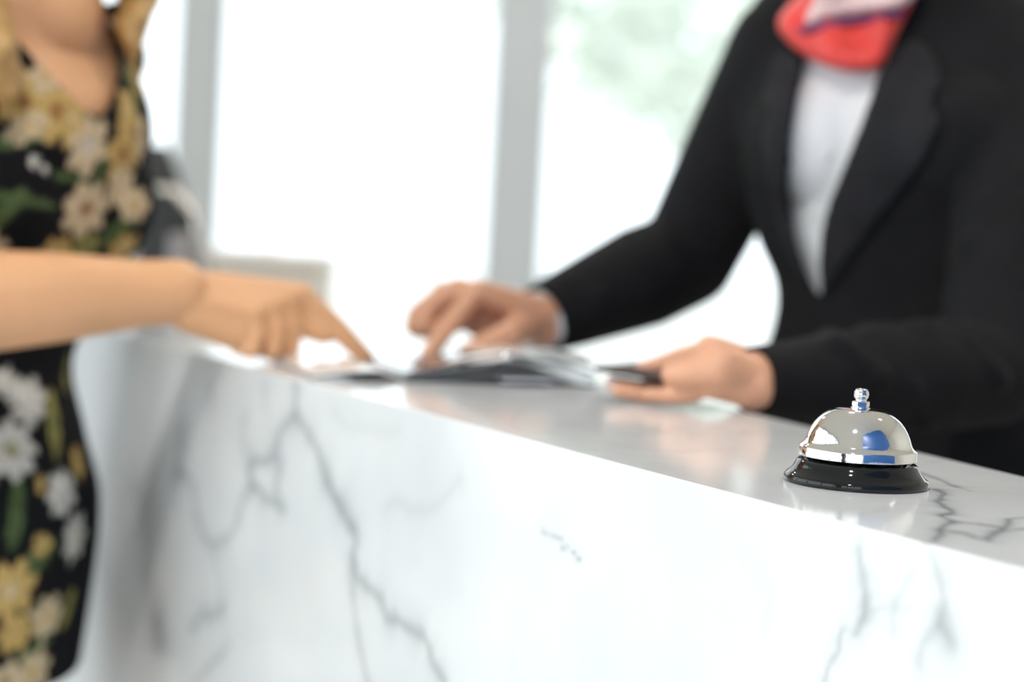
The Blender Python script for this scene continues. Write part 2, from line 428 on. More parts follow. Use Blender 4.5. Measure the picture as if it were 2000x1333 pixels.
top_veins = [
 ([(1800,922),(1813,928),(1856,944),(1879,951)], 1.6, .65),
 ([(1841,956),(1844,980),(1860,999),(1846,1006),(1879,1020),(1875,1042),(1851,1063)], 2.0, .75),
 ([(1846,1006),(1862,1004)], 3, .5), ([(1879,951),(1905,960)], 1.5, .25),
 ([(1879,1020),(1922,1023),(1960,1032),(1984,1015),(2040,1010)], 1.7, .70),
 ([(1875,1040),(1900,1043),(1930,1051),(1965,1063),(1962,1040),(1960,1032)], 2.2, .75),
 ([(1962,1038),(1985,1036),(2050,1030)], 1.6, .65), ([(1851,1063),(1800,1070)], 3, .3),
 ([(1840,905),(1870,900),(1960,915)], 1.6, .18), ([(1430,850),(1480,842),(1560,850)], 3, .16), ([(1250,880),(1320,885),(1400,880)], 2.5, .12),
 ([(1030,790),(1000,800),(1010,840)], 3, .12), ([(1700,1010),(1760,985),(1850,990)], 1.5, .10),
]
def vein_values(uv, lines):
    """uv in metres, lines already in the same plane; soft veins whose run wobbles"""
    rng = np.random.RandomState(3)
    w = np.zeros_like(uv)
    for k in range(5):
        f = 18 * 1.9 ** k; a = .0040 / 1.55 ** k
        for c in (0, 1):
            ph = rng.rand(2) * 6.28; w[:, c] += a * np.sin(uv[:, 0] * f * (1 + .2 * c) + ph[0] + 1.3 * np.sin(uv[:, 1] * f * .8 + ph[1]))
    q = uv + w
    out = np.zeros(len(uv))
    for pts, hw, st in lines:
        pts = np.array(pts); hw = hw / 1000
        lo = pts.min(0) - .04; hi = pts.max(0) + .04
        sel = np.nonzero((q[:, 0] > lo[0]) & (q[:, 0] < hi[0]) & (q[:, 1] > lo[1]) & (q[:, 1] < hi[1]))[0]
        if not len(sel): continue
        qs = q[sel]; d = np.full(len(sel), 1e9); tt = np.zeros(len(sel))
        for i in range(len(pts) - 1):
            a, b = pts[i], pts[i + 1]; ab = b - a; t = np.clip(((qs - a) @ ab) / (ab @ ab + 1e-12), 0, 1)
            dd = np.linalg.norm(qs - (a + t[:, None] * ab), axis=1); m_ = dd < d; d[m_] = dd[m_]; tt[m_] = i + t[m_]
        ww = hw * (.75 + .45 * np.sin(tt * 2.3 + hw * 900) ** 2)
        v = st * (.68 * np.exp(-(d / ww) ** 2) + .32 * np.exp(-(d / (ww * 3)) ** 2))
        out[sel] = 1 - (1 - out[sel]) * (1 - v)
    return out
def grid_mesh(name, us, vs, f, val, parent):
    co = np.array([f(u, v) for v in vs for u in us]); nu, nv = len(us), len(vs)
    idx = np.arange(nu * nv).reshape(nv, nu)
    faces = np.stack([idx[:-1, :-1], idx[:-1, 1:], idx[1:, 1:], idx[1:, :-1]], -1).reshape(-1, 4)
    me = bpy.data.meshes.new(name); me.from_pydata(co.tolist(), [], faces.tolist()); me.update()
    a = me.attributes.new('vein', 'FLOAT', 'POINT'); a.data.foreach_set('value', val.astype(np.float32))
    return co, me
counter = empty('reception_counter', (fB + dF * 1.2)[:2] + (0,))
tag(counter, 'long white marble reception counter with grey veins, between the guest and the receptionist', 'counter')
# front face: u along dF from near_f, v = height
LF = (far_f - near_f).length
to_f = lambda p: ((p - near_f).dot(dF), p.z)
def front_hit(px, py):
    d = ray(px, py); t = (fB - CAM).dot(nF) / d.dot(nF); p = CAM + d * t; return to_f(p)
fl = [([front_hit(*q) for q in pts], hw, st) for pts, hw, st in front_veins]
rv = random.Random(5)
for k in range(7):         # veins on the stretch of the front below and beside the picture
    u, v = rv.uniform(.2, 2.1), .62; pts = [(u, v)]
    for _ in range(7): u += rv.uniform(-.07, .07); v -= .085; pts.append((u, v))
    fl.append((pts, 4, .3))
us = np.linspace(0, LF, 760); vs = np.concatenate([np.linspace(TOP - .0015, .66, 150), np.linspace(.655, .05, 70)])
UV = np.array([(u, v) for v in vs for u in us])
TH = .03
co, me = grid_mesh('front_panel', us, vs, lambda u, v: tuple((near_f + dF * u)[:2]) + (v,), vein_values(UV, fl), counter)
fp = link('front_panel', me, M['marble'], counter)
so = fp.modifiers.new('thick', 'SOLIDIFY'); so.thickness = TH; so.offset = 1 if False else -1
# make sure the slab grows away from the guest side
if Vector(me.polygons[0].normal).dot(nF) < 0: me.flip_normals()
turn = (bA - near_b).dot(dF) + .02
def topf(u, v):
    L_ = (far_f - near_f).length; a = near_f + dF * (u * L_) + inset * .0016
    # the rear edge runs at a slight angle beside the bell and turns parallel to the front further on
    q = min(u * L_, turn); b = near_b + dB * (q / dB.dot(dF)) + dF * max(0, u * L_ - turn); p = a.lerp(b, v); return (p.x, p.y, TOP)
us2 = np.linspace(0, 1, 760); vs2 = np.linspace(0, 1, 110)
cot = np.array([topf(u, v) for v in vs2 for u in us2])
tl = [([tuple(G(*q)[:2]) for q in pts], hw, st) for pts, hw, st in top_veins]
co, me = grid_mesh('countertop', us2, vs2, topf, vein_values(cot[:, :2].copy(), tl), counter)
if me.polygons[0].normal.z < 0: me.flip_normals()
tp = link('countertop', me, M['marble'], counter)
so = tp.modifiers.new('thick', 'SOLIDIFY'); so.thickness = .0295; so.offset = -1
bv = tp.modifiers.new('edge', 'BEVEL'); bv.width = .0012; bv.segments = 2; bv.limit_method = 'ANGLE'; bv.angle_limit = math.radians(60)
def prism(name, pts, z0, z1, mt, parent):
    bm = bmesh.new(); lo = [bm.verts.new((p.x, p.y, z0)) for p in pts]; hi = [bm.verts.new((p.x, p.y, z1)) for p in pts]
    bm.faces.new(lo); bm.faces.new(hi)
    for i in range(len(pts)): j = (i + 1) % len(pts); bm.faces.new((lo[i], lo[j], hi[j], hi[i]))
    return obj(name, bm, mt, parent)
inn = -nF
prism('carcass', [near_f + inn * .032 + dF * .02, far_f + inn * .032 - dF * .02, far_f + inn * .20 - dF * .02, near_f + inn * .20 + dF * .02], .04, TOP - .0305, M['white'], counter)
prism('plinth', [near_f + inn * .05 + dF * .03, far_f + inn * .05 - dF * .03, far_f + inn * .18 - dF * .03, near_f + inn * .18 + dF * .03], 0, .04, M['black_post'], counter)

# ------------------------------------------------------------------ call bell
bc = G(1671, 945)
bell = empty('call_bell', bc)
tag(bell, 'silver chrome reception call bell on a glossy black base, on the marble counter', 'bell')
mm = .001
S = .306 / .306
def prof(l): return [(r * mm, z * mm) for r, z in l]
bm = bmesh.new()
lathe(bm, prof([(0, 0), (41.5, 0), (42.5, .3), (42.9, 1), (42.9, 3.4), (42.2, 4.6), (41, 5.4), (39.6, 6.6), (38.2, 8.2), (37, 10.2), (36, 12.2), (34.9, 13.4), (33.5, 13.8), (31.8, 13.4), (30.6, 12.2), (30, 9), (29, 7.4), (0, 7.2)]), bc, 128)
obj('base', bm, M['black_gloss'], bell, True)
bm = bmesh.new(); lathe(bm, prof([(0, 7), (4.7, 7), (4.7, 26), (3, 26), (3, 43.5), (0, 43.5)]), bc, 48); obj('post', bm, M['black_post'], bell, True)
outer = [(34.5, 15.6), (34.9, 16.0), (34.9, 20.9), (34.6, 21.6), (33.9, 22.2), (32.6, 23.1), (31.7, 24.3), (31.0, 26.2), (30.0, 29.2), (28.6, 32.2), (26.8, 35.2), (24.6, 38.0), (22.0, 40.4), (19.2, 42.3), (16, 43.8), (12.5, 44.8), (8, 45.3), (3.0, 45.5)]
inner = [(r - .9 if r > 5 else r, z - .8) for r, z in reversed(outer[4:])] + [(33.6, 20.6), (33.9, 15.8)]
bm = bmesh.new(); lathe(bm, prof(outer + inner + [outer[0]]), bc, 160)
dome = obj('dome', bm, M['chrome'], bell, True)
bm = bmesh.new()       # washer, hexagonal nut
lathe(bm, prof([(0, 45.3), (5.6, 45.3), (5.7, 45.8), (5.0, 46.2), (0, 46.2)]), bc, 48); obj('washer', bm, M['chrome'], bell, True)
bm = bmesh.new(); lathe(bm, prof([(0, 46.2), (4.7, 46.2), (5.2, 46.6), (5.2, 49.0), (4.6, 49.5), (0, 49.5)]), bc, 6)
obj('hex_nut', bm, M['chrome'], bell)
bm = bmesh.new()
lathe(bm, prof([(0, 49.4), (3.3, 49.4), (3.2, 50.3), (3.5, 50.8), (4.1, 51.6), (4.45, 52.7), (4.5, 53.7), (4.3, 54.7), (4.05, 55.3), (3.95, 55.5), (3.7, 55.5), (0, 55.4)]), bc, 64)
obj('plunger', bm, M['chrome'], bell, True)
bm = bmesh.new(); lathe(bm, prof([(0, 55.3), (3.75, 55.4), (3.75, 55.9), (3.3, 56.5), (2, 57), (0, 57.2)]), bc, 48); obj('button', bm, M['nickel'], bell, True)
for o in bell.children:
    md = o.modifiers.new('split', 'EDGE_SPLIT'); md.split_angle = math.radians(40)

# ------------------------------------------------------------------ open brochure on the counter
Z0 = TOP + .0006
bA0, bA1, bS = G(606, 741), G(1166, 757), G(838, 765)
bd = (bA1 - bA0); bd.z = 0; L = bd.length; bd.normalize(); bn = Vector((-bd.y, bd.x, 0))   # bn points to the far side
brochure = empty('open_brochure', bA0 + bd * (L / 2))
tag(brochure, 'open glossy brochure with white pages and dark cover, lying under the pointing fingers', 'brochure')
W = .205
sS = (bS - bA0).dot(bd)
def sheet(name, prof_pts, w0, w1, mt, th=.0012, flare=0, n=16):
    """a curved sheet: prof_pts (along, height) swept away from the guest from w0 to w1"""
    bm = bmesh.new(); rows = []
    P2 = [Vector((s_, 0, z)) for s_, z in prof_pts]
    for k in range(n + 1):
        t = k / n; w = w0 + (w1 - w0) * t
        rows.append([[bm.verts.new(bA0 + bd * s_ + bn * w + UP * (Z0 - TOP + z * (1 - flare * t) + e)) for s_, z in prof_pts] for e in (0, th)])
    m_ = len(prof_pts)
    for k in range(n):
        for i in range(m_ - 1):
            bm.faces.new((rows[k][0][i], rows[k][0][i + 1], rows[k + 1][0][i + 1], rows[k + 1][0][i]))
            bm.faces.new((rows[k][1][i], rows[k + 1][1][i], rows[k + 1][1][i + 1], rows[k][1][i + 1]))
        for i in (0, m_ - 1):
            bm.faces.new((rows[k][0][i], rows[k + 1][0][i], rows[k + 1][1][i], rows[k][1][i]))
    for k in (0, n):
        for i in range(m_ - 1): bm.faces.new((rows[k][0][i], rows[k][0][i + 1], rows[k][1][i + 1], rows[k][1][i]))
    return obj(name, bm, mt, brochure, True)
def cv(pts, n=28):
    xs = np.linspace(pts[0][0], pts[-1][0], n); px = [p[0] for p in pts]; pz = [p[1] for p in pts]
    z = np.interp(xs, px, pz)
    for _ in range(5): z[1:-1] = (z[:-2] + 2 * z[1:-1] + z[2:]) / 4
    return list(zip(xs.tolist(), z.tolist()))
R = L - sS
sheet('left_cover', cv([(0, .000), (.03, .004), (.06, .006), (sS * .8, .003), (sS, 0)]), 0, W, M['cover'], .001)
sheet('left_page', cv([(.001, .0014), (.03, .0056), (.06, .0078), (sS * .8, .0048), (sS, .0014)]), -.001, W, M['page'], .0012)
arch = [(sS, .001), (sS + R * .15, .007), (sS + R * .32, .014), (sS + R * .55, .022), (sS + R * .8, .017), (sS + R, .006)]
sheet('right_cover', cv([(sS, 0), (sS + R * .5, .001), (sS + R, 0)]), 0, W, M['cover'], .0012)
for k in range(4):                         # leaves of the thick half fanned up towards the arch
    f_ = .35 + .2 * k
    sheet('leaf', cv([(s_, z * f_ + .001 * (k + 1)) for s_, z in arch]), .000 + .002 * (3 - k), W, M['cover'] if k in (3, 1) else M['page'], .0008, .55)
sheet('raised_page', cv([(sS + R * .50, .0215), (sS + R * .65, .026), (sS + R * .82, .029), (sS + R * 1.0, .024), (sS + R * 1.05, .014)]), .03, W - .01, M['page'], .001, .30)
sheet('label', cv([(sS + R * .48, .0035), (sS + R * .62, .0040), (sS + R * .74, .0035)]), -.018, .006, M['sticker'], .0008)
sheet('blue_print', cv([(sS + R * .74, .0225), (sS + R * .86, .018), (sS + R * .97, .0095)]), -.0008, .03, M['cover_blue'], .0008)

# silver pen held above the page
pen = empty('silver_pen', G(905, 700, TOP + .02))
tag(pen, 'thin silver pen lying on the brochure under the fingers of the receptionist', 'pen')
a_, b_ = G(868, 712, TOP + .014), G(990, 694, TOP + .034)
bm = bmesh.new(); capsule(bm, a_ + (b_ - a_) * .12, b_, .0042, .0042); obj('barrel', bm, M['chrome'], pen, True)
bm = bmesh.new(); capsule(bm, a_, a_ + (b_ - a_) * .13, .0012, .004); obj('tip', bm, M['chrome'], pen, True)

# ------------------------------------------------------------------ people
def finger(bm, pts, r):
    chain(bm, pts, [r, r * .95, r * .86, r * .74][:len(pts)])
def palm(bm, wrist, mcps, r=.0125, wr=.024, cmc=None):
    w = Vector(wrist); cen = sum(mcps, Vector()) / len(mcps); side = (mcps[0] - mcps[-1]).normalized()
    for i, q in enumerate(mcps):
        off = side * (.018 * (1 - 2 * i / (len(mcps) - 1)))
        base = w + off + (cen - w) * .12
        capsule(bm, base, q, .0165, r)
    for a, b in zip(mcps, mcps[1:]):
        mid = (a + b) / 2
        capsule(bm, w + (cen - w) * .3, mid, .0165, r * .92)
def head(bm, c, fwd, up, s=1):
    """skull, jaw, nose, lips, ears, turned to fwd"""
    fwd = fwd.normalized(); side = fwd.cross(up).normalized(); up = side.cross(fwd).normalized()
    ellipsoid(bm, c + up * .025 * s - fwd * .008, side, .074 * s, fwd, .092 * s, up, .092 * s)
    loft(bm, [(c - up * .105 * s + fwd * .048, side, .020, fwd, .020), (c - up * .085 * s + fwd * .035, side, .045, fwd, .050), (c - up * .045 * s + fwd * .02, side, .062, fwd, .070), (c + up * .01 * s + fwd * .008, side, .070, fwd, .083), (c + up * .06 * s, side, .066, fwd, .085)])
    capsule(bm, c + fwd * .088 + up * .015, c + fwd * .104 - up * .024, .007, .011)
    for sg in (-1, 1):
        capsule(bm, c + fwd * .098 - up * .028 + side * .008 * sg, c + fwd * .094 - up * .028 + side * .009 * sg, .006, .006)
        capsule(bm, c + side * (.074 * sg) + up * .012 - fwd * .008, c + side * (.073 * sg) - up * .022, .010, .007)
        capsule(bm, c + fwd * .080 + up * .032 + side * .014 * sg, c + fwd * .072 + up * .034 + side * .045 * sg, .008, .006)
    capsule(bm, c + fwd * .088 - up * .052 - side * .018, c + fwd * .088 - up * .052 + side * .018, .007, .007)
    return side, up
def head_parts(parent, c, fwd, side, up):
    for sg in (-1, 1):
        bm = bmesh.new(); ellipsoid(bm, c + fwd * .078 + up * .012 + side * .031 * sg, side, .0125, fwd, .009, up, .007); e = obj('eye', bm, M['eye'], parent, True)
        bm = bmesh.new(); ellipsoid(bm, c + fwd * .0845 + up * .012 + side * .031 * sg, side, .005, fwd, .004, up, .005); i = obj('iris', bm, M['black_post'], e, True); i.matrix_parent_inverse = Matrix.Identity(4)
    bm = bmesh.new(); ellipsoid(bm, c + fwd * .0905 - up * .052, side, .022, fwd, .006, up, .0065); obj('lips', bm, M['lip'], parent, True)
def nail(tip, d, nrm, parent, r=.0055):
    d = d.normalized(); nrm = (nrm - d * nrm.dot(d)).normalized(); s_ = d.cross(nrm)
    bm = bmesh.new(); ellipsoid(bm, Vector(tip) + nrm * .0055 - d * .001, d, r * 1.25, s_, r, nrm, .0018, 16); obj('fingernail', bm, M['nail'], parent, True)

# ---- guest, left, floral dress
def guest():
    root = empty('person', (-.585, 1.93, 0))
    tag(root, 'woman in a black floral dress leaning on the counter, pointing at the brochure', 'person')
    Fd = Vector((.87, -.50, 0)).normalized(); Ld = Vector((-Fd.y, Fd.x, 0)).normalized()   # Ld = her left, away from the camera
    def cx(px, py, y): return P(px, py, y)
    hip = cx(-132, 1010, 1.945); waist = cx(-98, 700, 1.955); bust = cx(-14, 420, 1.945); chest = cx(20, 225, 1.94); sh = cx(22, 85, 1.935); nk = cx(80, -20, 1.925)
    def torso(bm, o, chest_bulge=True, hipo=0):
        loft(bm, [(hip - UP * .16, Ld, .160 + o + hipo, Fd, .105 + o + hipo), (hip, Ld, .172 + o + hipo, Fd, .122 + o + hipo), (hip.lerp(waist, .55), Ld, .145 + o, Fd, .108 + o), (waist, Ld, .122 + o, Fd, .092 + o), (waist.lerp(bust, .5), Ld, .132 + o, Fd, .100 + o),
                  (bust, Ld, .145 + o, Fd, .112 + o), (chest, Ld, .148 + o, Fd, .104 + o), (sh, Ld, .135 + o, Fd, .070 + o), (nk, Ld, .062 + o, Fd, .055 + o)], 48, 6)
        for sg in (-1, 1):
            b = bust + Fd * .060 + Ld * (.062 * sg) + UP * .018
            ellipsoid(bm, b, Ld, .062 + o, Fd, .058 + o, UP, .060 + o)
    # joints
    shR = sh - Ld * .150 + UP * .005; shL = sh + Ld * .125 + UP * .005
    wr = P(346, 570, 1.805)
    el = Vector((-.520, 1.715, TOP + .042))
    elL = P(60, 560, 2.03) ; wrL = P(-60, 830, 1.99)
    # right hand
    imc = P(588, 578, 1.862); mmc = P(556, 588, 1.850); rmc = P(522, 600, 1.834); pmc = P(490, 616, 1.818)
    fingers = [
        ([imc, P(646, 630, 1.870), P(688, 672, 1.873), P(717, 701, 1.876)], .0112),
        ([mmc, P(572, 640, 1.852), P(564, 686, 1.853), P(535, 680, 1.855)], .0112),
        ([rmc, P(538, 640, 1.834), P(531, 686, 1.832), P(500, 680, 1.838)], .0108),
        ([pmc, P(500, 650, 1.816), P(490, 684, 1.812), P(462, 676, 1.822)], .0100)]
    bm = bmesh.new()
    torso(bm, 0)
    hd = nk + UP * .162 + Fd * .035
    chain(bm, [nk - UP * .02, nk + UP * .05, hd - UP * .06 - Fd * .02], [.058, .050, .052])
    side, up = head(bm, hd, Vector((Fd.x, Fd.y * .6, -.25)), UP)
    capsule(bm, sh, shR, .055, .048); capsule(bm, sh, shL, .055, .042)
    chain(bm, [shR, (shR + el) / 2, el], [.048, .042, .040])
    chain(bm, [el, el.lerp(wr, .22), el.lerp(wr, .55), el.lerp(wr, .85), wr], [.044, .0465, .040, .0310, .0295])
    chain(bm, [shL, elL, wrL], [.040, .036, .024])
    for k in range(4):       # relaxed left hand against the far hip
        b0 = wrL + Vector((-.02 + .004 * k, -.02 + .014 * k, -.03)); chain(bm, [wrL, b0 - UP * .03, b0 - UP * .07, b0 - UP * .10 - Fd * .008], [.018, .011, .009, .007])
    chain(bm, [wrL, wrL + Fd * .03 - UP * .04, wrL + Fd * .035 - UP * .07], [.016, .010, .008])
    mcps = [imc, mmc, rmc, pmc]; palm(bm, wr, mcps, .0125)
    capsule(bm, wr.lerp(pmc, .2) - UP * .012, wr.lerp(pmc, .8) - UP * .020, .022, .0165)
    for pts, r in fingers: finger(bm, pts, r)
    ellipsoid(bm, P(530, 640, 1.852), Vector((1, 0, 0)), .022, Vector((0, 1, 0)), .022, UP, .020)
    th = [wr.lerp(imc, .22) + Vector((0, .012, -.012)), P(510, 612, 1.872), P(584, 628, 1.868), P(632, 650, 1.868)]
    chain(bm, th, [.017, .015, .0145, .0115])
    # legs and feet on the floor
    for sg in (-1, 1):
        h0 = hip + Ld * (.064 * sg) - UP * .05; kn = Vector((h0.x - .01, h0.y, .48)); an = Vector((h0.x - .04, h0.y - .005, .09))
        chain(bm, [h0, h0.lerp(kn, .5), kn, kn.lerp(an, .35) - Fd * .01, an], [.080, .064, .048, .050, .034])
        chain(bm, [an - UP * .045 - Fd * .02, an - UP * .052 + Fd * .06, an - UP * .062 + Fd * .14], [.036, .030, .022])
    me = fuse('body', bm, .0024, 3)
    body = link('body', me, M['skin_g'], root)
    nail(fingers[0][0][3], fingers[0][0][3] - fingers[0][0][2], UP + Fd * .3, body); body.children[-1].matrix_parent_inverse = Matrix.Identity(4) if False else body.children[-1].matrix_parent_inverse
    head_parts(root, hd, Vector((Fd.x, Fd.y * .6, -.25)).normalized(), side, up)
    # dress
    bm = bmesh.new(); torso(bm, .010, hipo=.004)
    capsule(bm, sh, shR - UP * .005, .060, .055); capsule(bm, sh, shL - UP * .005, .058, .046)
    th_ = hip - UP * .17
    loft(bm, [(Vector((th_.x - .012, th_.y, .50)), Ld, .135, Fd, .105), (Vector((th_.x - .01, th_.y, .60)), Ld, .138, Fd, .100), (th_ - Vector((.012, 0, 0)), Ld, .150, Fd, .102), (hip, Ld, .186, Fd, .134), (hip.lerp(waist, .5), Ld, .15, Fd, .118)], 48, 6)
    me = fuse('dress', bm, .0042, 5)
    nd = (ray(120, 60) * -1).normalized()
    cut(me, smooth_poly([(10, -160), (-30, -60), (0, 35), (55, 100), (125, 178), (190, 236), (214, 200), (233, 130), (226, 40), (205, -60), (160, -160)], 2), nd)
    # openings at the hem and above the neck
    bm = bmesh.new(); bm.from_mesh(me)
    top_z = nk.z - .005
    hem(bm, Vector((0, 0, top_z)), Vector((0, 0, 1))); hem(bm, Vector((0, 0, .53)), Vector((0, 0, -1)))
    bm.to_mesh(me); bm.free()
    bv = bvh_of(me)
    co = verts_np(me); nr = np.empty(len(co) * 3); me.vertex_normals.foreach_get('vector', nr); nr = nr.reshape(-1, 3)
    col = np.tile(np.array([.004, .0045, .006]), (len(co), 1))
    CRM, GLD, WHT, GRN, BRN, OLV = (.74, .59, .38), (.66, .45, .16), (.74, .72, .66), (.085, .13, .05), (.28, .10, .035), (.33, .30, .10)
    fl_ = [  # px, py, radius px, aspect, angle, colour, centre colour, petals
        (42,390,70,.22,-.15,GRN,GRN,1),(225,450,60,.4,.6,GRN,GRN,1),(25,275,50,.35,.2,GRN,GRN,1),(190,345,45,.4,1.2,GRN,GRN,1),(256,180,60,.3,1.3,GRN,GRN,1),(130,345,35,.4,0,GRN,GRN,1),
        (47,200,50,.8,.7,GLD,BRN,6),(110,215,60,.7,1.1,GLD,BRN,5),(52,250,42,.6,.5,CRM,GLD,6),(15,140,34,.8,0,GLD,BRN,5),(85,150,40,.7,.9,CRM,GLD,5),(140,235,48,.55,1.2,GLD,CRM,5),
        (170,285,56,.75,1.0,CRM,WHT,6),(238,300,62,.72,1.3,GLD,BRN,6),(247,215,42,.7,1.3,GLD,CRM,5),(166,408,58,.85,.3,CRM,BRN,7),(262,400,40,.8,0,CRM,GLD,6),(232,360,40,.8,.6,CRM,CRM,6),
        (103,492,40,.8,0,GLD,CRM,6),(165,480,34,.8,0,OLV,GRN,5),(240,482,34,.9,0,GLD,CRM,6),(63,318,15,.6,.8,WHT,WHT,4),(85,330,12,.6,.8,WHT,WHT,4),(255,110,44,.6,1.3,GLD,GLD,5),(262,160,40,.6,1.3,GLD,OLV,5),(250,50,40,.6,1.3,GLD,GLD,5),(272,270,46,.5,1.4,CRM,GLD,5),
        (102,830,66,.36,1.4,OLV,GRN,1),(30,1000,70,.35,1.4,GRN,GRN,1),(72,1090,48,.7,.6,GRN,GRN,1),(128,1190,40,.5,1.2,OLV,OLV,1),(60,1270,50,.4,.3,GRN,GRN,1),(125,730,40,.4,1.4,OLV,GRN,1),
        (52,785,48,.9,.3,WHT,WHT,7),(20,880,56,.95,0,WHT,OLV,8),(118,965,46,.85,.6,WHT,WHT,7),(143,1050,46,.8,1.3,WHT,CRM,7),(148,905,32,.7,1.4,GLD,GLD,5),(78,1065,26,.8,0,GLD,GRN,5),(77,950,18,.6,1.4,GLD,GLD,4),
        (18,1155,58,.95,.4,GLD,CRM,7),(88,1205,46,.9,.2,CRM,GLD,7),(28,1235,42,.9,0,GLD,GLD,6),(60,1315,50,.9,.5,CRM,GLD,7),(10,1330,40,.9,.5,CRM,BRN,6),(5,745,28,.8,.5,WHT,WHT,6)]
    items = []
    for px, py, r, asp, an, c1, c2, np_ in fl_:
        h, n_ = hit(bv, px, py)
        if h is not None: items.append((np.array(h), r / 1990 * 1.14, asp, an, c1, c2, np_))
    rng = random.Random(11); pxy = project(co); seen = (nr @ (CM - co.mean(0))) > .0
    hidden = [i for i in range(0, len(co), 7) if not (pxy[i, 0] > -10 and (nr[i] @ (CM - co[i])) > 0)]
    for _ in range(90):
        i = rng.choice(hidden); c1 = rng.choice([CRM, GLD, WHT, CRM]); items.insert(0, (co[i], rng.uniform(.018, .032), .85, rng.uniform(0, 3), c1, rng.choice([BRN, GLD]), 6))
        i = rng.choice(hidden); items.insert(0, (co[i], rng.uniform(.03, .045), .35, rng.uniform(0, 3), GRN, GRN, 1))
    from math import atan2
    for c, r, asp, an, c1, c2, npet in items:
        d = co - c; dist = np.linalg.norm(d, axis=1); sel = np.nonzero(dist < r * 1.1)[0]
        if not len(sel): continue
        k = np.argmin(dist); n0 = nr[k]; ax = np.cross([0, 0, 1], n0); ax /= np.linalg.norm(ax) + 1e-9; ay = np.cross(n0, ax)
        sel = sel[(nr[sel] @ n0) > 0]
        a, b = d[sel] @ ax, d[sel] @ ay
        A = a * math.cos(an) + b * math.sin(an); B = (-a * math.sin(an) + b * math.cos(an)) / asp
        R_ = np.sqrt(A * A + B * B); T = np.arctan2(B, A)
        if npet > 1: lim = r * (.62 + .38 * np.abs(np.cos(T * npet / 2 + an)))
        else: lim = r * (1 - .35 * np.abs(np.sin(T)))
        ins = R_ < lim
        f = np.clip(R_ / (r * .34), 0, 1) ** 2; f = f[:, None]
        cc = np.array(c2) * (1 - f) + np.array(c1) * f
        streak = (.80 + .20 * np.cos(T * npet * 3))[:, None]
        col[sel[ins]] = (cc * streak)[ins]
    ca = me.attributes.new('print', 'FLOAT_COLOR', 'POINT')
    ca.data.foreach_set('color', np.concatenate([col, np.ones((len(col), 1))], 1).astype(np.float32).ravel())
    dr = link('dress', me, M['dress'], root)
    so = dr.modifiers.new('thick', 'SOLIDIFY'); so.thickness = .002; so.offset = 1
    # shoes
    for sg in (-1, 1):
        h0 = hip + Ld * (.064 * sg); an = Vector((h0.x - .04, h0.y - .005, .04))
        bm = bmesh.new(); loft(bm, [(an - Fd * .055 + UP * -.015, Ld, .030, UP, .022), (an + Fd * .02 - UP * .015, Ld, .036, UP, .0245), (an + Fd * .10 - UP * .018, Ld, .042, UP, .0215), (an + Fd * .175 - UP * .022, Ld, .022, UP, .014)]); obj('shoe', bm, M['leather'], root, True)
    # hair: cap and long locks over both shoulders
    up_ = up; fd = Vector((Fd.x, Fd.y * .6, -.25)).normalized()
    bm = bmesh.new()
    ellipsoid(bm, hd + up_ * .038 - fd * .026, side, .086, fd, .092, up_, .092)
    for sg, tgt in ((1, [P(285, -110, 1.985), P(272, -10, 1.97), P(264, 50, 1.95), P(256, 100, 1.935)]), (-1, [P(-40, -120, 1.86), P(-25, 20, 1.80), P(8, 110, 1.78), P(22, 190, 1.79)])):
        st = hd + side * (.07 * (1 if side.dot(Ld) > 0 else -1) * sg) - up_ * .02 - fd * .01
        for k in range(5):
            j = [Vector((random.uniform(-.008, .008), random.uniform(-.01, .01), random.uniform(-.01, .01))) for _ in range(5)]
            chain(bm, [st + j[0], tgt[0] + j[1], tgt[1] + j[2], tgt[2] + j[3], tgt[3] + j[4]], [.026, .016, .015, .012, .004])
    for k in range(7):
        a = -1.2 + .4 * k; chain(bm, [hd - fd * .07 * math.cos(a) + side * .07 * math.sin(a), nk - Fd * (.075 * math.cos(a)) + Ld * (.08 * math.sin(a)) + UP * .03, sh - Fd * .10 + Ld * (.09 * math.sin(a)) - UP * .02], [.03, .028, .012])
    link('hair', fuse('hair', bm, .004, 2), M['hair_g'], root)
guest()

